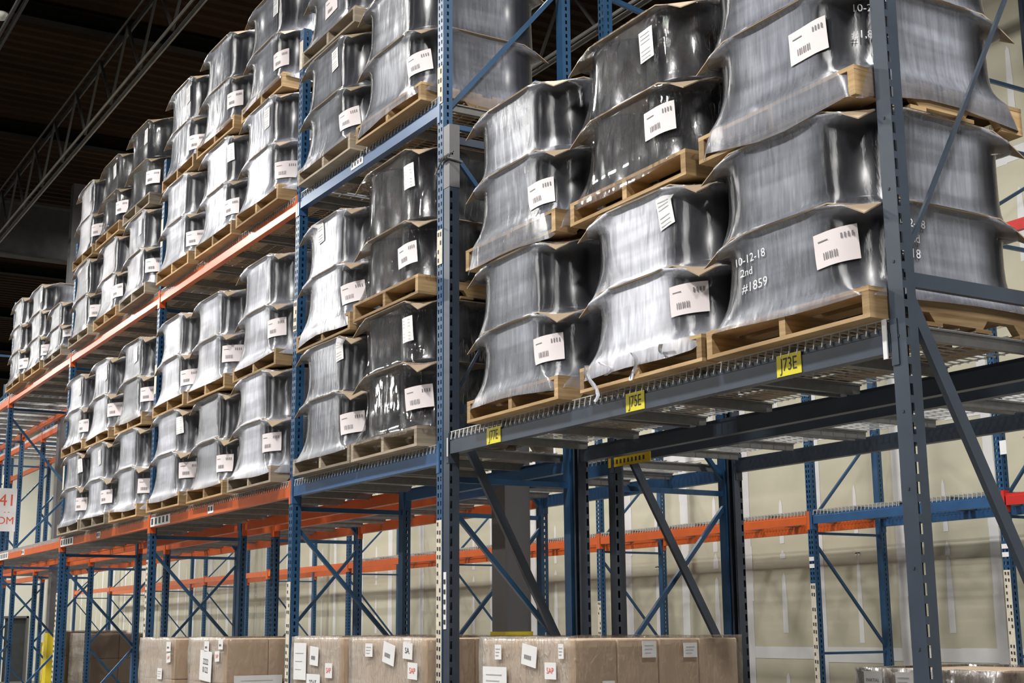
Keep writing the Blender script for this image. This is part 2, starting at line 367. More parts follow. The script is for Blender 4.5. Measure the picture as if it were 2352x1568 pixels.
# ------------------------------------------------------------------ rack steel
def post_mesh(kind, H):
    mb = MB(); hw, dp = .038, .07
    def strip(p0, p1, cols, rows, holes):
        # plane from p0 to p1 horizontally, vertical rows; holes = set of (col, row parity)
        pass
    if kind == 'grey':
        mb.quad((-hw, 0, 0), (hw, 0, 0), (hw, 0, H), (-hw, 0, H))
        ys = [0, .004, .020, dp]; pz, hz = .0762, .046
        n = int(H/pz)
        for sx in (-hw, hw):
            mb.quad((sx, 0, 0), (sx, ys[1], 0), (sx, ys[1], H), (sx, 0, H)); mb.quad((sx, ys[2], 0), (sx, dp, 0), (sx, dp, H), (sx, ys[2], H))
            for k in range(n):
                z = k*pz
                mb.quad((sx, ys[1], z+hz), (sx, ys[2], z+hz), (sx, ys[2], z+pz), (sx, ys[1], z+pz))
            mb.quad((sx, dp, 0), (sx*.45, dp, 0), (sx*.45, dp, H), (sx, dp, H))
    else:
        pz, hz = .0508, .028
        n = int(H/pz); top = n*pz
        def face(cols, f, hole):
            for a, b in zip(cols[:-1], cols[1:]):
                i = cols.index(a)
                if i not in hole: mb.quad(f(a, 0), f(b, 0), f(b, top), f(a, top))
                else:
                    for k in range(n):
                        z = k*pz; mb.quad(f(a, z+hz), f(b, z+hz), f(b, z+pz), f(a, z+pz))
        face([-hw, -.024, -.010, .010, .024, hw], lambda a, z: (a, 0, z), (1, 3))
        for sx in (-hw, hw):
            face([0, .028, .042, dp], lambda a, z: (sx, a, z), (1,))
            mb.quad((sx, dp, 0), (0, dp, 0), (0, dp, top), (sx, dp, top))
    return mb.mesh('post', 'grey' if kind == 'grey' else 'blue')
def frame(kind, x, y0, H, zz, label, group=None, depth=D, feet=True):
    """upright frame: two posts, horizontals and diagonals, foot plates. zz = ((type, z front, z rear, width), ...)"""
    t = thing('rack_upright_frame', label, 'rack upright', group, (x, y0, 0))
    me = cached(('post', kind, H), lambda: post_mesh(kind, H))
    obj('post', me, t); obj('post', me, t, (0, depth+.035, 0), (0, 0, PI))
    mat = 'grey' if kind == 'grey' else 'blue'
    for (nm, a, b, wd) in zz:
        if max(a, b) > H: continue
        mb_part(nm, MB().bar((0, .06, a), (0, depth-.025, b), .026 if wd > .023 else .014, wd if wd > .023 else .018, (0, 0, 1)), mat, t)
    pm = cached('foot', lambda: MB().box(-.04, .04, -.03, .10, 0, .008).mesh('foot_plate', 'blue'))
    obj('foot_plate', pm, t); obj('foot_plate', pm, t, (0, depth-.065, 0))
    return t
HB, DB = 'horizontal_brace', 'diagonal_brace'
BL1 = ((HB, .25, .25, .035), (DB, .42, 1.42, .03), (DB, 2.40, 1.46, .03), (HB, 2.555, 2.555, .035), (DB, 2.66, 3.65, .03), (DB, 4.74, 3.72, .03), (HB, 4.88, 4.88, .035), (DB, 5.0, 6.06, .03), (HB, 6.38, 6.38, .035))
BL2 = ((HB, .25, .25, .035), (DB, 1.40, .42, .03), (DB, 1.46, 2.46, .03), (HB, 2.555, 2.555, .035), (DB, 3.65, 2.66, .03), (DB, 3.72, 4.74, .03), (HB, 4.88, 4.88, .035), (DB, 6.10, 5.96, .035), (HB, 6.38, 6.38, .035))
WF = ((HB, 1.37, 1.37, .025), (DB, 2.44, 1.42, .025), (HB, 2.545, 2.545, .025), (DB, 2.70, 3.6, .025), (HB, 3.72, 3.72, .025), (HB, 4.98, 4.98, .035), (DB, 5.25, 5.75, .03), (HB, 5.92, 5.92, .035), (HB, 6.57, 6.57, .035))
GR = ((HB, .3, .3, .05), (DB, 1.12, .4, .05), (DB, 2.93, 1.25, .055), (HB, 2.99, 2.99, .06), (DB, 3.07, 4.62, .022), (HB, 4.75, 4.75, .05))
HBLUE, HGREY = 6.54, 4.84
names = {1: 'between the blue-beam bay and the dark grey bay', 2: 'between the blue-beam bay and the nearest orange bay', 3: 'between the nearest and second orange bays',
         4: 'between the second and third orange bays', 5: 'at the far end of the third orange bay', 6: 'first past the loaded bays at the far left', 7: 'second past the loaded bays at the far left', 8: 'third past the loaded bays at the far left'}
FR = {}
for k, x in XP.items():
    if k < 8: FR[k] = frame('blue', x, 0, HBLUE, BL1, 'blue perforated rack frame, front row, ' + names[k])
    frame('blue', x, Y2, HBLUE, BL2, 'blue perforated rack frame, second row, ' + names[k])
gf = frame('grey', XD0, 0, HGREY, GR, 'dark grey rack frame with thick brace at the right end, nearest of all')
g1 = frame('grey', XD1, 0, HGREY, GR, 'dark grey rack frame touching the blue one, left end of the grey bay', depth=.995)
frame('grey', XD1, 1.24, HGREY, GR, 'dark grey rack frame, second row, behind the left end of the grey bay', depth=1.05)
frame('grey', XD0, 1.24, HGREY, GR, 'dark grey rack frame, second row, behind the right end of the grey bay', depth=1.05)
wn = ['beyond the red beam at the right edge', 'where red and blue beams meet at the right', 'where the blue and orange beams meet', 'seen just left of the grey bay second row', 'seen behind the steel column', 'seen under the blue-beam bay',
      'seen left of the blue-beam bay', 'seen under the nearest orange bay', 'seen under the second orange bay', 'second from the far corner', 'nearest the far corner']
WFR = []
for x, nm in zip(XW, wn):
    WFR.append(frame('blue', x, YW, 7.4, WF, 'blue perforated wall rack frame ' + nm))

def beam_profile(mb, x0, x1, s=1):
    p = [(0, -BEAM_H), (0, -.024), (.006, -.020), (.006, 0), (.026, 0), (.026, -.022), (.052, -.022), (.052, -BEAM_H)]
    p = [(y*s, z) for y, z in p]
    return mb.extrude(p, 'x', x0, x1)
def beam(x0, x1, y, z, mat, label, side='front', parent_group=None, tags=True):
    """step beam with a hooked end plate at each post. side front: outer face towards -y"""
    s = 1 if side == 'front' else -1
    t = thing('rack_beam', label, 'rack beam', parent_group, ((x0+x1)/2, y, z))
    L = (x1-x0)/2
    mb_part('beam', beam_profile(MB(), -L+.036, L-.036, s), mat, t)
    for e in (-1, 1):
        m = MB()
        xa = e*(L-.036); xb = e*(L-.002)
        m.box(min(xa, xb), max(xa, xb), -.005*s if s > 0 else 0, 0 if s > 0 else .005, -.155, .03)
        m.box(min(xa-e*.008, xa), max(xa-e*.008, xa), min(0, .055*s), max(0, .055*s), -.155, .03)
        mb_part('end_connector', m, mat, t)
    return t
bays = [(5, 6, 'orange', 'fourth orange bay'), (4, 5, 'orange', 'third orange bay'), (3, 4, 'orange', 'second orange bay'), (2, 3, 'orange', 'nearest orange bay'), (1, 2, 'blue_beam', 'blue-beam bay'), (6, 7, 'orange', 'fifth orange bay'), (7, 8, 'orange', 'sixth orange bay')]
BM = {}
for a, b, mat, nm in bays:
    cn = 'orange' if mat == 'orange' else 'blue'
    for lv, z, on in (('lower', ZL, ''), ('upper', ZU, '')):
        for row, yf, yr in (('front row', 0, D+.035), ('second row', Y2, Y2+D+.035)):
            if b == 8 and row == 'front row': continue
            m2 = 'orange' if (a, b) == (1, 2) and False else mat
            BM[a, lv, row, 'f'] = beam(XP[b], XP[a], yf, z, m2, '%s rack beam, front edge of %s shelf, %s, %s' % (cn, lv, row, nm))
            BM[a, lv, row, 'r'] = beam(XP[b], XP[a], yr, z, m2, '%s rack beam, back edge of %s shelf, %s, %s' % (cn, lv, row, nm), 'rear')
gb = beam(XD1, XD0, 0, ZR, 'grey', 'dark grey rack beam with yellow location tags along the front shelf edge')
beam(XD1, XD0, D+.035, ZR, 'grey', 'dark grey rack beam, back edge of the grey bay shelf', 'rear')
gb2 = beam(XD1, XD0, 1.24, ZR, 'grey', 'dark grey rack beam with long amber load plate, second row')
beam(XD1, XD0, 1.24+1.05+.035, ZR, 'grey', 'dark grey rack beam, back edge of the second row shelf', 'rear')
for i in range(len(XW)-1):
    mat = 'red' if i == 0 else ('blue_beam' if i == 1 else 'orange'); cn = {'red': 'red', 'blue_beam': 'blue', 'orange': 'orange'}[mat]
    span = 'between wall frames ' + ('at the right edge' if i == 0 else ('behind the nearest grey post' if i == 1 else ['behind the grey bay', 'behind the steel column', 'under the blue-beam bay', 'left of the blue-beam bay', 'under the nearest orange bay', 'under the second orange bay', 'near the far corner', 'at the far corner'][i-2]))
    for s_, y in (('front', YW), ('rear', YW+D+.035)):
        beam(XW[i+1], XW[i], y, 2.735, mat, '%s wall rack beam, %s side, %s' % (cn, 'near' if s_ == 'front' else 'wall', span), s_)
    if i == 0:
        beam(XW[1], XW[0], YW, 5.09, 'red', 'red wall rack beam high up at the right edge of the view')
        beam(XW[1], XW[0], YW+D+.035, 4.86, 'blue_beam', 'blue wall rack beam high up near the right edge', 'rear')

# wire decks
def deck_meshes(w, waterfall):
    key = ('deck', round(w, 3), waterfall)
    def mk():
        mb = MB(); r_ = .0052
        n = int(w/.0508); x0 = -n*.0508/2
        for k in range(n+1):
            x = x0 + k*.0508
            mb.bar((x, .0, .03), (x, 1.0, .03), r_)
            if waterfall: mb.bar((x, .0, .033), (x, -.008, -.014), r_*1.2)
        for k in range(11):
            mb.bar((-w/2, .0+k*.1, .036), (w/2, .0+k*.1, .036), r_)
        g = mb.mesh('wire_grid', 'wire')
        c = MB().extrude([(-.03, .027), (-.03, .020), (-.018, .020), (-.014, -.022), (.014, -.022), (.018, .020), (.03, .020), (.03, .027)], 'y', .03, .98).mesh('support_channel', 'galv')
        return g, c
    return cached(key, mk)
def decks(xa, xb, y, z, n, label, group):
    pw = (xb-xa)/n
    w = pw - .02
    g, c = deck_meshes(w, True)
    pos = {1: ('',), 2: ('farther', 'nearer'), 3: ('farthest', 'middle', 'nearest')}[n]
    for k in range(n):
        t = thing('wire_deck', '%s wire mesh deck panel of %s' % (pos[k], label), 'wire deck', group, (xa+pw*(k+.5), y+.005, z))
        obj('wire_grid', g, t)
        for xx in (-w*.47, 0, w*.47): obj('support_channel', c, t, (xx, 0, 0))
decks(XD1+.04, XD0-.04, 0, ZR, 3, 'the grey bay shelf', 'wire decks of the grey bay')
decks(XD1+.04, XD0-.04, 1.26, ZR, 3, 'the second row shelf behind the grey bay', 'wire decks behind the grey bay')
for a, b, mat, nm in bays[:5] + bays[5:6]:
    n = 2 if mat != 'orange' else 3
    for lv, z in (('lower', ZL-.01), ('upper', ZU-.005)):
        decks(XP[b]+.04, XP[a]-.04, 0, z, n, '%s shelf, front row, %s' % (lv, nm), '%s decks, %s' % (lv, nm))
        decks(XP[b]+.04, XP[a]-.04, Y2, z, n, '%s shelf, second row, %s' % (lv, nm), '%s decks of the second row, %s' % (lv, nm))
for i in range(1, 5):
    decks(XW[i+1]+.04, XW[i]-.04, YW, 2.735, 2 if i == 1 else 3, 'the wall rack, ' + ['', 'blue bay at the right', 'orange bay behind the grey bay', 'orange bay behind the steel column', 'orange bay under the blue-beam bay'][i], 'wall rack decks')

# ------------------------------------------------------------------ pallets and loads
PW, PD, PH = 1.016, 1.02, .13
def pallet(x, y, z, label, mat='pallet', yaw_=0.0):
    """x, y = centre; 40 inch stringer pallet, stringers run into the rack"""
    t = thing('wooden_pallet', label, 'pallet', 'wooden pallets on the rack', (x, y, z), (0, 0, yaw_))
    def prism(a, b, c, nm):
        mb = MB(); j = .004; mb.box(-a/2, a/2, -b/2, b/2, 0, c)
        return mb.mesh(nm, mat)
    st = cached(('stringer', mat), lambda: MB().extrude([(-PD/2, .0), (-PD/2, .094), (PD/2, .094), (PD/2, .0), (PD*.36, .0), (PD*.33, .038), (PD*.17, .038), (PD*.14, 0), (-PD*.14, 0), (-PD*.17, .038), (-PD*.33, .038), (-PD*.36, 0)], 'x', -.019, .019).mesh('stringer', mat))
    for sx in (-PW/2+.02, 0, PW/2-.02): obj('stringer', st, t, (sx, 0, .017))
    for k in range(6):
        wd = .14 if k in (0, 5) else .095
        me = cached(('deckb', mat, wd), lambda: prism(PW, wd, .018, 'deck_board'))
        yy = -PD/2 + .07 + k*(PD-.14)/5
        obj('deck_board', me, t, (0, yy, .111))
    for k in range(4):
        wd = .14 if k in (0, 3) else .095
        me = cached(('botb', mat, wd), lambda: prism(PW, wd, .017, 'bottom_board'))
        obj('bottom_board', me, t, (0, -PD/2 + .07 + k*(PD-.14)/3, 0))
    return t
HA, RR = .482, .232                    # half width and corner radius of the drum bundle
HS, RS = .508, .12                    # the same for the separator sheets
BB = HA-RR; LL = PI*RR/2; SIDE = 2*BB+LL
def ring(t, h, r):
    """point of a rounded square (half width h, corner radius r); t runs in metres along the drum bundle outline, 0 = front centre"""
    t = (t + BB) % (4*SIDE); q = int(t // SIDE); s = t - q*SIDE
    b = h-r
    if s <= 2*BB: x, y = (s/BB-1)*b, -h
    else:
        a = (s-2*BB)/LL*PI/2; x, y = b + r*math.sin(a), -b - r*math.cos(a)
    for _ in range(q): x, y = -y, x
    return x, y
def sheet_droop(x, y):
    cx = max(0, abs(x)/HS-.62)/.38; cy = max(0, abs(y)/HS-.62)/.38
    return -.095*(cx*cy)**1.2
class Load:
    """shape of one wrapped load: layer heights, film profile"""
    def __init__(s, hs, seed, bottom=.05, flare=1.0):
        s.hs = hs; s.H = sum(hs); s.rr = random.Random(seed); s.bottom = bottom; s.flare = flare
        s.ph = [s.rr.uniform(0, 6.28) for _ in range(8)]
        s.fl = [[s.rr.uniform(.6, 1.3) for _ in range(4)] for _ in range(len(hs)+1)]
    def weight(s, t, z):
        """1 on a separator sheet, 0 where the film lies on the drums"""
        z0 = 0; q = ((t+BB) % (4*SIDE))/SIDE
        corner = int((t+BB) % (4*SIDE) // SIDE)
        best = 0
        for i in range(len(s.hs)+1):
            zl = sum(s.hs[:i]); d = abs(z-zl)
            k = (.030 if z > zl else .022)*s.fl[i][corner]*(1.6 if corner == 3 else 1.0)
            sq = (t+BB) % SIDE
            if sq <= 2*BB: k *= .25+.75*min(1, max(0, 1-min(sq, 2*BB-sq)/.12))
            if i == 0: k = .05*(1.7 if corner == 3 else 1)
            if z < 0 and i == 0: best = 1; continue
            best = max(best, math.exp(-(d/k)**1.15))
        return min(1, best*s.flare)
    def point(s, t, z, off=0.0):
        w_ = s.weight(t, z)
        x0, y0 = ring(t, HA+.004+off, RR); x1, y1 = ring(t, HS+.004+off, RS)
        x = x0*(1-w_)+x1*w_; y = y0*(1-w_)+y1*w_
        wob = .0035*math.sin(t*9+z*13+s.ph[0]) + .003*math.sin(t*23-z*17+s.ph[1])
        if z > 0: x *= 1+wob*.6; y *= 1+wob*.6
        dz = 0
        for i in range(1, len(s.hs)+1):
            zl = sum(s.hs[:i]); dz += sheet_droop(x1, y1)*math.exp(-((z-zl)/.05)**2)
        return x, y, z+dz
    def film(s, mat):
        mb = MB(); ts = []
        for q in range(4):
            base = -BB + q*SIDE
            ts += [base + 2*BB*k/5 for k in range(5)] + [base+2*BB + LL*k/10 for k in range(10)]
        zs = []
        z = 0
        for i, h in enumerate(s.hs):
            zs += [z + h*f for f in (0, .02, .05, .09, .15, .23, .35, .5, .65, .78, .87, .92, .96, .985)]; z += h
        zs.append(s.H)
        low = -s.bottom
        haze = []
        n = len(ts)
        rows = []
        rag = [low*(1+.25*math.sin(t*4+s.ph[2])+.15*math.sin(t*11+s.ph[3])) for t in ts]
        rows.append([(ring(t, HS+.010, RS*.6) + (rag[i],), .5) for i, t in enumerate(ts)])
        for z in zs:
            row = []
            for t in ts:
                p = s.point(t, z); w_ = s.weight(t, z)
                q = (t+BB) % SIDE
                flat = 1.0 if q <= 2*BB else 0.0
                edge = min(q, abs(2*BB-q))/.06 if q <= 2*BB else 0
                h = max(min(1, .35+edge*.65) if flat else 0.0, min(1, w_*1.0)*.75)
                row.append((p, h))
            rows.append(row)
        # folded over the top sheet
        row = []
        for i, t in enumerate(ts):
            x, y = ring(t, HS-.05-s.rr.uniform(0, .05), .06); row.append(((x, y, s.H+.006+sheet_droop(x, y)), .8))
        rows.append(row)
        for row in rows:
            for p, h in row: mb.v.append(p); haze.append(h)
        for r_ in range(len(rows)-1):
            for i in range(n): mb.f.append((r_*n+i, r_*n+(i+1) % n, (r_+1)*n+(i+1) % n, (r_+1)*n+i))
        me = mb.mesh('stretch_film', mat, True)
        at = me.attributes.new('haze', 'FLOAT', 'POINT'); at.data.foreach_set('value', haze)
        return me
    def patch(s, t0, z0, wd, ht, rot, mat, nx=6, nz=5, off=.006, name='label'):
        """a paper label lying on the film: t0 position along the outline, z0 height, turned by rot"""
        mb = MB()
        for j in range(nz+1):
            for i in range(nx+1):
                u = (i/nx-.5)*wd; v = (j/nz-.5)*ht
                mb.v.append(s.point(t0 + u*math.cos(rot)-v*math.sin(rot), z0 + u*math.sin(rot)+v*math.cos(rot), off))
        for j in range(nz):
            for i in range(nx): a = j*(nx+1)+i; mb.f.append((a, a+1, a+nx+2, a+nx+1))
        return mb.mesh(name, mat, True)
    def marks(s, t0, z0, rot, rects, mat, off=.008, name='print'):
        mb = MB()
        for (u0, u1, v0, v1) in rects:
            mb.quad(*[s.point(t0+u*math.cos(rot)-v*math.sin(rot), z0+u*math.sin(rot)+v*math.cos(rot), off) for u, v in ((u0, v0), (u1, v0), (u1, v1), (u0, v1))])
        return mb.mesh(name, mat)
    def wrap_text(s, txt, size, t0, z0, rot, mat, off=.007):
        me = text_mesh(txt, size, mat)
        for v in me.vertices:
            u, w_ = v.co.x, v.co.y
            v.co = s.point(t0+u*math.cos(rot)-w_*math.sin(rot), z0+u*math.sin(rot)+w_*math.cos(rot), off)
        return me
def drum_mesh(h):
    def mk():
        mb = MB(); n = 40; r0 = .232
        prof = [(0, .004), (r0-.02, .004), (r0-.004, .0), (r0, .006), (r0, .018), (r0-.004, .024), (r0-.003, h*.5), (r0-.004, h-.026), (r0, h-.02), (r0, h-.008), (r0-.006, h-.003), (0, h-.003)]
        for r_, z_ in prof:
            for j in range(n): a = 2*PI*j/n; mb.v.append((r_*math.cos(a), r_*math.sin(a), z_))
        for i in range(len(prof)-1):
            for j in range(n): mb.f.append((i*n+j, i*n+(j+1) % n, (i+1)*n+(j+1) % n, (i+1)*n+j))
        return mb.mesh('drum', 'drum', True)
    return cached(('drum', round(h, 3)), mk)
def sheet_mesh():
    mb = MB(); n = 10
    for dz in (0, -.006):
        for j in range(n+1):
            for i in range(n+1):
                x = (i/n*2-1)*HS; y = (j/n*2-1)*HS; mb.v.append((x, y, dz+sheet_droop(x, y)))
    k = (n+1)**2
    for j in range(n):
        for i in range(n):
            a = j*(n+1)+i; mb.f.append((a, a+1, a+n+2, a+n+1)); mb.f.append((k+a, k+a+n+1, k+a+n+2, k+a+1))
    for i in range(n):
        for a, b in ((i, i+1), (n*(n+1)+i+1, n*(n+1)+i), ((i+1)*(n+1), i*(n+1)), (i*(n+1)+n, (i+1)*(n+1)+n)): mb.f.append((a, k+a, k+b, b))
    return mb.mesh('separator_sheet', 'card')
# label prints (local u right, v up, metres): pinkish shipping label with two bar codes; plain white packing list
W_, H_ = .215, .15
SHIP = [(-.085, -.03, .036, .041)] + [(.034+i*.016, .0415+i*.016, .026, .048) for i in range(4)] + [(-.062+i*.0115, -.0575+i*.0115+.002*(i % 2), -.045, -.014) for i in range(7)]
LIST = [(-.045, .03, .06-i*.022, .064-i*.022) for i in range(7) if i != 3]
def wrapped_load(x, y, z, hs, mat, label, seed, labels=(), texts=(), yaw_=0.0, bottom=.05, flare=1.0):
    ld = Load(hs, seed, bottom, flare)
    t = thing('wrapped_drum_load', label, 'wrapped load', 'film-wrapped drum loads on the rack', (x, y, z), (0, 0, yaw_))
    obj('stretch_film', ld.film(mat), t)
    sm = cached('sheet', sheet_mesh)
    zz = 0
    for h in hs:
        me = drum_mesh(h-.008)
        for sx in (-1, 1):
            for sy in (-1, 1): obj('drum', me, t, (sx*.244, sy*.244, zz))
        zz += h; obj('separator_sheet', sm, t, (0, 0, zz))
    for (kind, t0, z0, rot) in labels:
        if kind == 'ship':
            l = obj('shipping_label', ld.patch(t0, z0, W_, H_, rot, 'pink', name='shipping_label'), t, label='pinkish white label with bar codes')
            obj('bar_code', ld.marks(t0, z0, rot, SHIP, 'faint', name='bar_code'), l, kind='stuff')
        else:
            l = obj('packing_list', ld.patch(t0, z0, .11, .17, rot, 'white', name='packing_list'), t, label='plain white paper sheet')
            obj('printed_lines', ld.marks(t0, z0, rot, LIST, 'pale', name='printed_lines'), l, kind='stuff')
    for (txt, size, t0, z0, rot) in texts:
        obj('marker_writing', ld.wrap_text(txt, size, t0, z0, rot, 'marker'), t)
    return t, ld

YC = -.08 + PD/2
def unit(x, z, hs, mat, pos, kind, labels=(), texts=(), pmat='pallet', dy=0, bottom=.05, flare=1.0, ph=PH, yaw_=None):
    """one pallet with its wrapped load"""
    ya = R.uniform(-.012, .012) if yaw_ is None else yaw_
    seed = R.randint(0, 9999)
    pallet(x, YC+dy, z, '%s pallet under %s' % ('weathered grey' if pmat == 'pallet_grey' else 'pale wooden', pos), pmat, ya)
    return wrapped_load(x, YC+dy, z+ph, hs, mat, '%s film-wrapped drums, %s' % (kind, pos), seed, labels, texts, ya, bottom, flare)
CR = BB + LL*.45                        # along the outline: middle of the front right corner
# ---- dark grey bay (nearest)
G = 'grey bay'
z = ZR+.039
unit(.955, z, (.385, .405), 'film_grey', 'bottom of left stack, ' + G, 'grey hazy', (('ship', CR-.08, .175, .06),), bottom=.06)
unit(.945, z+.93, (.395, .41), 'film_grey', 'top of left stack, ' + G, 'grey hazy', (('ship', CR-.12, .14, .06),), bottom=.12)
um = unit(2.165, z, (.37, .405), 'film_white', 'bottom of middle stack, ' + G, 'milky white', (('ship', CR-.06, .20, .03), ('list', BB-.02, .66, .2)), bottom=.06)
unit(2.10, z+.915, (.405, .415), 'film_clear', 'top of middle stack, ' + G, 'shiny black', (('ship', CR-.15, .22, .05), ('list', BB-.06, .65, .08)), bottom=.05)
unit(3.21, z, (.395, .40), 'film_grey', 'bottom of right stack, ' + G, 'dark grey', (('ship', BB+.05, .21, .06),),
     (('10-12-18', .055, -.20, .28, .05), ('2nd', .05, -.22, .22, .05), ('#1859', .06, -.17, .15, .05), ('10-12-18', .05, CR+.22, .30, 0), ('2nd', .05, CR+.24, .235, 0), ('#118', .055, CR+.22, .17, 0)), bottom=.03)
unit(3.205, z+.935, (.41, .41), 'film_grey', 'top of right stack, ' + G, 'dark grey', (('ship', BB-.03, .21, .05), ),
     (('16 464', .05, CR+.12, .355, 0), ('10-2-18', .05, CR+.10, .295, 0), ('2nd', .045, CR+.14, .235, 0), ('#1,8634', .05, CR+.10, .175, 0)), bottom=.12)
# ragged ends of film hanging from the middle bottom load
for (xx, ln, wv) in ((1.80, .19, .05), (1.93, .07, .03), (2.16, .13, .03), (2.40, .07, .025)):
    mb = MB(); n = 7
    for k in range(n):
        f = k/(n-1); ww = wv*(1-.55*f)*(1 if k % 2 else .7)
        cxx = xx+.03*math.sin(f*5+xx*9); yy = -.105-.02*math.sin(f*4+xx)
        mb.v += [(cxx-ww/2, yy, z+.12-ln*f), (cxx, yy-.012, z+.12-ln*f), (cxx+ww/2, yy+.004, z+.12-ln*f)]
    for k in range(n-1):
        a = 3*k; mb.f += [(a, a+1, a+4, a+3), (a+1, a+2, a+5, a+4)]
    me = mb.mesh('film_tail', 'film_white', True); at = me.attributes.new('haze', 'FLOAT', 'POINT'); at.data.foreach_set('value', [1.0]*len(mb.v))
    o = obj('film_tail', me); o.parent = um[0]; o.matrix_parent_inverse = Matrix.LocRotScale(um[0].location, um[0].rotation_euler.to_quaternion(), None).inverted()
# ---- blue-beam bay
B = 'blue-beam bay'
z = ZL+.030
unit(-1.75, z, (.41, .40), 'film_grey', 'bottom of left stack, lower shelf, ' + B, 'grey hazy', (('ship', CR-.02, .17, .1), ('list', BB, .72, .1)), pmat='pallet_grey', bottom=.03)
unit(-1.75, z+.95, (.41, .41), 'film_white', 'top of left stack, lower shelf, ' + B, 'pale hazy', (('ship', CR-.02, .17, .15), ('list', -.1, .74, .1)), bottom=.10)
unit(-.70, z, (.44, .41), 'film_clear', 'bottom of right stack, lower shelf, ' + B, 'shiny black', (('ship', CR-.02, .2, .1), ('list', BB+.05, .66, .08)), pmat='pallet_grey', bottom=.03)
unit(-.70, z+.99, (.41, .50), 'film_clear', 'top of right stack, lower shelf, ' + B, 'shiny black', (('ship', CR-.14, .18, .08), ('list', BB+.05, .72, .08)), bottom=.02)
z = ZU+.036
unit(-1.80, z, (.42, .42), 'film_grey', 'bottom of left stack, upper shelf, ' + B, 'grey', (('ship', CR-.06, .16, .15), ('list', BB-.1, .70, .12)), pmat='pallet_grey', bottom=.03)
unit(-1.76, z+.985, (.42, .42), 'film_grey', 'top of left stack, upper shelf, ' + B, 'grey hazy', (('ship', .02, .2, .08),), pmat='pallet_grey', bottom=.02)
unit(-.69, z, (.44, .44), 'film_grey', 'only load in view at the right, upper shelf, ' + B, 'pale grey', (('ship', CR-.05, .19, .15),), bottom=.08)
# ---- orange bays
def stacks(post_l, post_r, z, nm, lower, mats, hs2, offs=(0, 0, 0)):
    xl, xr = XP[post_l]+.038, XP[post_r]-.038
    gap = (xr-xl-3*PW)/4
    for k, col in enumerate(('left', 'middle', 'right')):
        x = xl + gap*(k+1) + PW*(k+.5) + offs[k]
        zz = z
        hh = hs2[k]
        for j, hs in enumerate(hh):
            pos = '%s of %s stack, %s shelf, %s' % (('bottom', 'top')[j] if len(hh) > 1 else 'only load', col, lower, nm)
            lab = [('ship', CR+R.uniform(-.12, .05), .17+R.uniform(-.02, .04), R.uniform(-.02, .08))]
            if R.random() < .5: lab.append(('list', BB+R.uniform(-.15, .08), sum(hs)-.16, R.uniform(0, .2)))
            mt = mats[k][j]
            unit(x, zz, hs, mt, pos, {'film_white': 'milky white', 'film_grey': 'grey hazy', 'film_clear': 'shiny black'}[mt], lab, pmat=R.choice(('pallet', 'pallet', 'pallet_grey')), bottom=R.uniform(.022, .05), dy=R.uniform(-.02, .01))
            zz += PH + sum(hs) + .008
def two(a, b, c, d): return ((a, b), (c, d))
zl, zu = ZL+.030, ZU+.035
w2, g2, c2 = ('film_white',)*2, ('film_grey',)*2, ('film_clear',)*2
stacks(3, 2, zl, 'nearest orange bay', 'lower', (w2, ('film_grey', 'film_white'), w2), (two(.40, .40, .40, .40), two(.385, .40, .39, .39), two(.40, .40, .41, .42)))
stacks(4, 3, zl, 'second orange bay', 'lower', (w2, w2, ('film_white', 'film_grey')), (two(.40, .40, .40, .40), two(.39, .40, .40, .41), two(.40, .40, .41, .41)))
stacks(3, 2, zu, 'nearest orange bay', 'upper', (('film_white', 'film_grey'), ('film_white', 'film_grey'), ('film_white', 'film_grey')), (two(.42, .42, .43, .44), two(.42, .43, .43, .44), two(.42, .42, .43, .43)))
stacks(4, 3, zu, 'second orange bay', 'upper', (g2, ('film_grey', 'film_clear'), ('film_grey', 'film_clear')), (two(.42, .43, .43, .43), two(.42, .42, .42, .42), two(.42, .42, .43, .44)))
stacks(5, 4, zu, 'third orange bay', 'upper', (('film_grey',), ('film_grey',), ('film_grey',)), (((.385, .38, .38),), ((.37, .36, .36),), ((.30, .30),)))

# ------------------------------------------------------------------ labels and marks on the steel
def plate(parent, x0, x1, y, z0, z1, mat, name, thick=.003, **kw):
    """thin plate in the parent's own coordinates, facing -y"""
    return mb_part(name, MB().box(x0, x1, y-thick, y, z0, z1), mat, parent, **kw)
def bars(parent, x0, x1, y, z0, z1, n, mat='ink', name='bar_code', vertical=True):
    mb = MB()
    for k in range(n):
        if vertical:
            a = x0 + (x1-x0)*(k+.15)/n; b = x0 + (x1-x0)*(k+.6)/n; mb.box(a, b, y-.002, y, z0, z1)
        else:
            a = z0 + (z1-z0)*(k+.15)/n; b = z0 + (z1-z0)*(k+.6)/n; mb.box(x0, x1, y-.002, y, a, b)
    return mb_part(name, mb, mat, parent, kind='stuff')
# yellow tags on the grey beam: the beam's own frame is centred on the beam
cx = (XD1+XD0)/2
for txt, x0, x1 in (('J77E', .552, .712), ('J75E', 1.956, 2.112), ('J73E', 3.080, 3.234)):
    p = plate(gb, x0-cx, x1-cx, -.001, -.098, -.004, 'yellow', 'location_tag', label='yellow tag with black lettering')
    obj('tag_lettering', text_mesh(txt, .078, 'ink', 0.95), p, ((x0+x1)/2-cx, -.0052, -.051), FRONT)
    p.children[0].data.name = 'tag_lettering'; p.children[0].scale = (.80, 1.05, 1)
L0 = (XD0-XD1)/2
plate(gb, L0-.075, L0-.053, -.006, -.125, .035, 'white', 'safety_clip', .006, label='white plastic clip')
plate(gb, -L0+.026, -L0+.034, -.006, -.115, .0, 'white', 'safety_clip', .006, label='white plastic clip')
p = plate(gb2, -.015-cx+.03, .485-cx, -.001, -.118, -.055, 'amber', 'load_plate', label='long amber plate with faded black print')
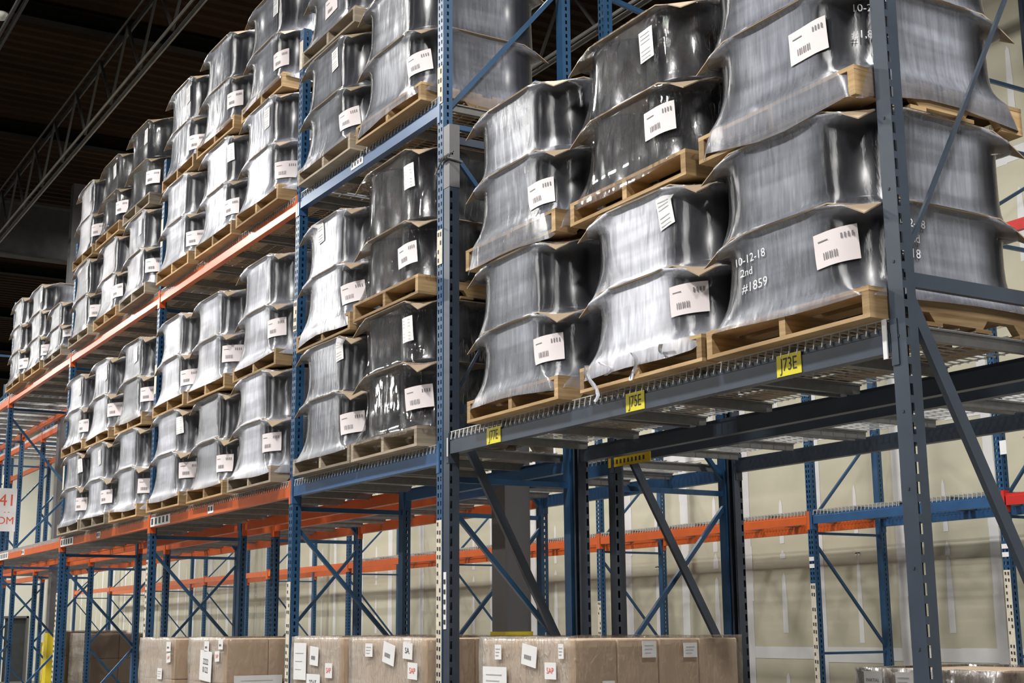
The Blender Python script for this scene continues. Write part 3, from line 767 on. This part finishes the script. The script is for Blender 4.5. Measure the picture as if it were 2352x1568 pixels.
bars(p, .06-cx, .44-cx, -.0045, -.10, -.072, 9, 'ink', 'faded_print')
def tag_on(beam_o, xw, wd, n, z0=-.088, z1=-.018):
    lx = xw - beam_o.location.x
    p = plate(beam_o, lx, lx+wd, -.001, z0, z1, 'white', 'location_label', label='white bar code label')
    bars(p, lx+.03*wd, lx+.97*wd, -.0045, z0+.02, z1-.012, n)
tag_on(BM[2, 'lower', 'front row', 'f'], -6.165, .64, 5, -.095, -.004)
tag_on(BM[2, 'lower', 'front row', 'f'], -4.43, .15, 2)
tag_on(BM[3, 'lower', 'front row', 'f'], -9.90, .62, 5, -.095, -.004)
tag_on(BM[3, 'lower', 'front row', 'f'], -8.21, .15, 2)
tag_on(BM[4, 'lower', 'front row', 'f'], -12.1, .15, 2)
tag_on(BM[4, 'lower', 'front row', 'f'], -13.62, .62, 5, -.095, -.004)
tag_on(BM[1, 'upper', 'front row', 'f'], -1.45, .21, 4, -.075, -.018)
# cream strips on the blue posts (front face at y = 0 in frame coordinates)
def strip(fr, z0, z1, n=0, mat='cream', wd=.034, name='label_strip'):
    p = plate(fr, -wd, wd, -.001, z0, z1, mat, name, label='%s strip stuck on the post' % ('cream' if mat == 'cream' else 'white'))
    if n:
        mb = MB()
        for k in range(n):
            zc = z0 + (z1-z0)*(k+.5)/n; h = (z1-z0)/n
            if R.random() < .75: mb.box(-.022, -.008, -.0065, -.004, zc-h*.22, zc+h*.22)
            if R.random() < .75: mb.box(.008, .022, -.0065, -.004, zc-h*.28, zc+h*.2)
        mb_part('strip_print', mb, 'ink', p, kind='stuff')
for k, zs in {1: ((.6, 2.30, 34), (3.93, 4.16, 4), (5.02, 5.28, 4)), 2: ((.9, 2.0, 22), (3.95, 4.2, 4), (6.15, 6.40, 0)), 3: ((.9, 2.33, 26), (4.0, 4.3, 0), (5.55, 5.85, 0)), 4: ((.9, 2.1, 20), (3.35, 3.7, 0)), 5: ((.9, 2.2, 20), (3.6, 3.9, 0))}.items():
    for z0, z1, n in zs: strip(FR[k], z0, z1, n)
p = plate(g1, -.030, .004, -.001, 1.64, 1.98, 'white', 'location_label', label='white label column stuck on the grey post')
bars(p, -.024, -.002, -.0045, 1.66, 1.96, 5, 'truss', 'printed_lines', False)
mb_part('top_sleeve', MB().box(-.0405, .0405, -.0025, .0725, 4.42, HGREY+.002), 'column', g1, label='bare light grey sleeve at the top of the post')
mb = MB()
for k in range(12): mb.box(-.004, .004, -.003, .0, .35+k*.3, .36+k*.3)
mb_part('bolt_holes', mb, 'ink', gf)
for i, (a, b) in {1: (1.1, 2.09), 2: (.75, 2.05), 3: (.9, 1.95)}.items():
    strip(WFR[i], a, b, 18); 
    if i in (1, 2): strip(WFR[i], 2.20, 2.24, 0, 'white'); strip(WFR[i], 2.27, 2.31, 0, 'white')
plate(WFR[1], .03, .10, -.001, 3.07, 3.19, 'white', 'location_label', label='small white card on the wall rack post')
# strap of twisted wire tying the grey frame to the blue one
t = thing('wire_tie', 'silvery twisted wire strap tied round the blue post above the grey bay', 'strap', loc=(0, 0, 4.60))
pts = [(-.09, -.02, -.03), (-.086, .085, .01), (.0, .10, .02), (.09, .09, .015), (.095, -.015, .0), (0, -.02, .0)]
mb_part('loop', MB().tube([(-.092, -.012, -.05), (-.05, -.012, -.02), (0, -.014, .01), (.05, -.012, .012), (.092, -.012, .005), (.094, .03, 0), (.092, .085, -.005), (0, .086, 0), (-.09, .085, -.01)], .007, 6, True), 'galv', t)
mb = MB()
for k in range(2): mb.tube([(.0+.018*j, -.028+.008*math.sin(j*1.3+k*PI), .012+.008*math.cos(j*1.3+k*PI)) for j in range(11)], .006, 5)
mb_part('twisted_end', mb, 'galv', t)

# ------------------------------------------------------------------ steel columns with yellow guards
def column(x, y, label):
    t = thing('steel_column', label, 'column', 'building columns between the rack rows', (x, y, 0))
    mb_part('shaft', MB().box(-.095, .095, -.105, .105, 0, 8.9), 'column', t)
    mb_part('base_plate', MB().box(-.2, .2, -.13, .13, 0, .02), 'column', t)
    mb_part('column_guard', MB().box(-.105, .105, -.115, .115, .02, 1.618), 'yellow_guard', t, label='yellow painted guard')
column(-1.10, 1.145, 'grey steel building column standing behind the blue-beam bay')
column(-15.0, 1.145, 'grey steel building column with yellow base at the far left')
t = thing('hand_truck_frame', 'yellow hook shaped handle low down beyond the far column guard', 'handle', loc=(-21.8, 2.5, 0))
mb_part('handle_loop', MB().tube([(-.12, 0, 0), (-.12, 0, 1.25), (-.06, 0, 1.42), (.06, 0, 1.42), (.12, 0, 1.25), (.12, 0, 0)], .02, 6), 'yellow_guard', t)
mb_part('cross_bar', MB().bar((-.12, 0, .5), (.12, 0, .5), .03).bar((-.12, 0, .95), (.12, 0, .95), .03), 'yellow_guard', t)

# ------------------------------------------------------------------ wrapped carton loads on the floor
def carton_load(x0, x1, y0, y1, top, label, nx, ny, nz, mat='carton', notes=(), haze_side=.02):
    cx_, cy_ = (x0+x1)/2, (y0+y1)/2; sx, sy = x1-x0, y1-y0
    t = thing('wrapped_carton_load', label, 'carton load', 'film-wrapped carton loads on the floor', (cx_, cy_, 0))
    h = (top-.13)/nz
    for sxx in (-sx/2+.02, 0, sx/2-.02):
        mb_part('pallet_stringer', MB().box(sxx-.02, sxx+.02, -sy/2, sy/2, 0, .11), 'pallet', t)
    mb_part('pallet_deck', MB().box(-sx/2, sx/2, -sy/2, sy/2, .11, .13), 'pallet', t)
    wx, wy = sx/nx, sy/ny
    key = ('carton', round(wx, 3), round(wy, 3), round(h, 3), mat)
    def mk():
        mb = MB(); e = .006
        b = bmesh.new(); bmesh.ops.create_cube(b, size=1); bmesh.ops.scale(b, vec=(wx-.006, wy-.006, h-.004), verts=b.verts)
        bmesh.ops.bevel(b, geom=b.edges[:], offset=.006, segments=1, affect='EDGES')
        me = bpy.data.meshes.new('carton'); b.to_mesh(me); b.free(); me.materials.append(M[mat]); return me
    me = cached(key, mk)
    for i in range(nx):
        for j in range(ny):
            for k in range(nz):
                if 0 < i < nx-1 and 0 < j < ny-1 and k < nz-1: continue
                if k < nz-2: 
                    if not (j == 0 or i == nx-1): continue
                obj('carton', me, t, (-sx/2+wx*(i+.5), -sy/2+wy*(j+.5), .13+h*(k+.5)), (0, 0, R.uniform(-.006, .006)))
    # film box
    mb = MB(); haze = []; n = 14
    pts = []
    for q, (ax, ay, bx, by) in enumerate(((-1, -1, 1, -1), (1, -1, 1, 1), (1, 1, -1, 1), (-1, 1, -1, -1))):
        for k in range(n):
            f = k/n; pts.append(((ax+(bx-ax)*f)*(sx/2+.012), (ay+(by-ay)*f)*(sy/2+.012), q))
    zs = [.05, .3, .6, .9, 1.1, 1.25, 1.38, top-.1, top-.03, top+.012]
    zs = [min(v, top+.012) for v in zs]
    for z_ in zs:
        for (px, py, q) in pts:
            j = R.uniform(-.006, .010)
            mb.v.append((px*(1+j/sx), py*(1+j/sy), z_+R.uniform(-.004, .004))); haze.append(1.0 if q in (0, 3) else haze_side)
    m = len(pts)
    for a in range(len(zs)-1):
        for i in range(m): mb.f.append((a*m+i, a*m+(i+1) % m, (a+1)*m+(i+1) % m, (a+1)*m+i))
    for (px, py, q) in pts: mb.v.append((px*.84, py*.84, top+.014)); haze.append(.5)
    a = len(zs)-1
    for i in range(m): mb.f.append((a*m+i, a*m+(i+1) % m, (a+1)*m+(i+1) % m, (a+1)*m+i))
    fm = mb.mesh('stretch_film', 'film_box', True); at = fm.attributes.new('haze', 'FLOAT', 'POINT'); at.data.foreach_set('value', haze)
    obj('stretch_film', fm, t)
    for (side, u, z_, w_, h_, rot, txt, ink) in notes:
        e = .026
        if side == 'f': loc = (u, -sy/2-e, z_); ro = (PI/2, 0, 0)
        else: loc = (sx/2+e, u, z_); ro = (PI/2, 0, PI/2)
        mm = Matrix.Rotation(rot, 4, 'Z')
        ro_m = (Matrix.Rotation(ro[2], 4, 'Z') @ Matrix.Rotation(ro[0], 4, 'X') @ mm).to_euler()
        p = obj('paper_label', MB().box(-w_/2, w_/2, -h_/2, h_/2, -.002, 0).mesh('paper_label', 'white'), t, loc, ro_m, label='white paper label')
        if txt == '|':
            b = MB()
            for k in range(6): b.box(-w_*.3+k*w_*.08, -w_*.26+k*w_*.08, -h_*.2, h_*.0, 0, .002)
            obj('bar_code', b.mesh('bar_code', 'faint'), p, kind='stuff')
        elif txt == '=':
            b = MB()
            for k in range(3): b.box(-w_*.36, w_*(.3-.1*k), h_*(.22-.22*k)-.003, h_*(.22-.22*k)+.003, 0, .002)
            obj('printed_lines', b.mesh('printed_lines', 'pale'), p, kind='stuff')
        elif txt:
            q = obj('label_lettering', text_mesh(txt, h_*(.5 if len(txt) < 6 else .27), ink), p, (0, 0, .002)); q.data.name = 'label_lettering'
    return t
CT = 'brown cartons wrapped in glossy film, '
carton_load(-6.13, -5.07, -.05, 1.05, 1.568, CT + 'leftmost of the floor row, under the second orange bay', 2, 3, 4, notes=(('f', .42, 1.50, .13, .085, 0, '|', 'ink'), ('f', .43, 1.40, .12, .085, .1, 'SAP', 'red_ink'), ('f', .18, 1.254, .14, .10, .0, '=', 'ink')))
carton_load(-4.63, -3.68, -.05, 1.05, 1.573, CT + 'with a large numbered sheet, under the nearest orange bay', 2, 3, 4, notes=(('f', .026, 1.348, .30, .25, -.06, '2222\n0122', 'ink'), ('f', .037, 1.51, .12, .085, 0, '|', 'ink'), ('f', .39, 1.53, .11, .085, 0, '|', 'ink'), ('f', .31, 1.43, .11, .085, .05, 'SAP', 'red_ink'), ('s', -.28, 1.2, .42, .15, 0, '=', 'ink')))
carton_load(-2.24, -1.345, -.05, .98, 1.585, CT + 'standing behind the lower blue post', 2, 3, 4, notes=(('f', -.26, 1.42, .23, .26, 0, '=', 'ink'), ('f', .0, 1.46, .15, .13, -.06, '|', 'ink'), ('f', .26, 1.365, .12, .10, .0, 'SAP', 'red_ink'), ('f', -.01, 1.27, .24, .13, 0, '2215', 'ink')))
carton_load(-1.215, -.11, -.05, .98, 1.582, CT + 'left of the paired blue and grey posts', 2, 3, 4, notes=(('f', -.22, 1.51, .11, .085, 0, '=', 'ink'), ('f', .075, 1.49, .17, .13, -.18, '|', 'ink'), ('f', .343, 1.51, .13, .10, -.06, 'SA.', 'ink'), ('f', .41, 1.39, .13, .10, -.04, 'SAP', 'red_ink')))
carton_load(.567, 1.514, -.05, 1.03, 1.584, CT + 'with long bare side, under the grey bay', 2, 4, 4, notes=(('f', -.25, 1.515, .07, .08, 0, '=', 'ink'), ('f', .077, 1.50, .15, .11, -.15, '|', 'ink'), ('f', .39, 1.525, .05, .075, 0, '=', 'ink'), ('f', .286, 1.425, .11, .085, 0, 'SAP', 'red_ink'), ('f', -.29, 1.36, .26, .15, 0, '=', 'ink'), ('s', -.083, 1.53, .09, .085, 0, '=', 'ink'), ('s', .189, 1.522, .09, .075, 0, '=', 'ink'), ('s', -.346, 1.35, .075, .05, 0, '=', 'ink')))
carton_load(.93, 2.06, 2.5, 3.5, 1.37, CT + 'in the back aisle, seen past the nearest grey post', 2, 3, 4, notes=(('f', -.42, 1.305, .15, .11, 0, 'PARTIAL', 'ink'), ('f', -.16, 1.30, .14, .12, 0, '=', 'ink')))
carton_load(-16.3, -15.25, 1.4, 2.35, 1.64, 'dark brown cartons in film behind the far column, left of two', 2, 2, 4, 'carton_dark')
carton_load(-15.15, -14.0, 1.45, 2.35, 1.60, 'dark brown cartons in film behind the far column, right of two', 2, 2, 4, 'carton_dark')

# small flag sign on the front post at the far end of the loaded bays, facing down the aisle
t = thing('aisle_sign', 'white sign with red lettering hung beside a blue post at the left edge', 'sign', loc=(-13.42, .02, 3.37))
mb_part('sign_board', MB().box(-.006, .006, -.13, .13, -.31, .31), 'white', t)
mb_part('sign_bracket', MB().box(-.23, -.006, -.012, .012, .20, .225).box(-.23, -.006, -.012, .012, -.225, -.20), 'galv', t)
for txt, s_, yy, zz in (('41', .24, .0, .13), ('- -', .09, 0, -.03), ('OM', .15, -.01, -.16)):
    q = obj('sign_lettering', text_mesh(txt, s_, 'red_ink'), t, (.0075, yy, zz), RIGHT); q.data.name = 'sign_lettering'
# white wrapped bundle on the wall rack at the right edge
ld = Load((.5,), 77, .03)
t = thing('film_wrapped_bundle', 'pale film-covered bundle on the wall rack at the right edge', 'wrapped bundle', loc=(.35, YW+.42, 2.77))
obj('stretch_film', ld.film('film_white'), t)
for sx in (-1, 1):
    for sy in (-1, 1): obj('roll', drum_mesh(.49), t, (sx*.241, sy*.241, 0))
obj('top_sheet', cached('sheet', sheet_mesh), t, (0, 0, .5))
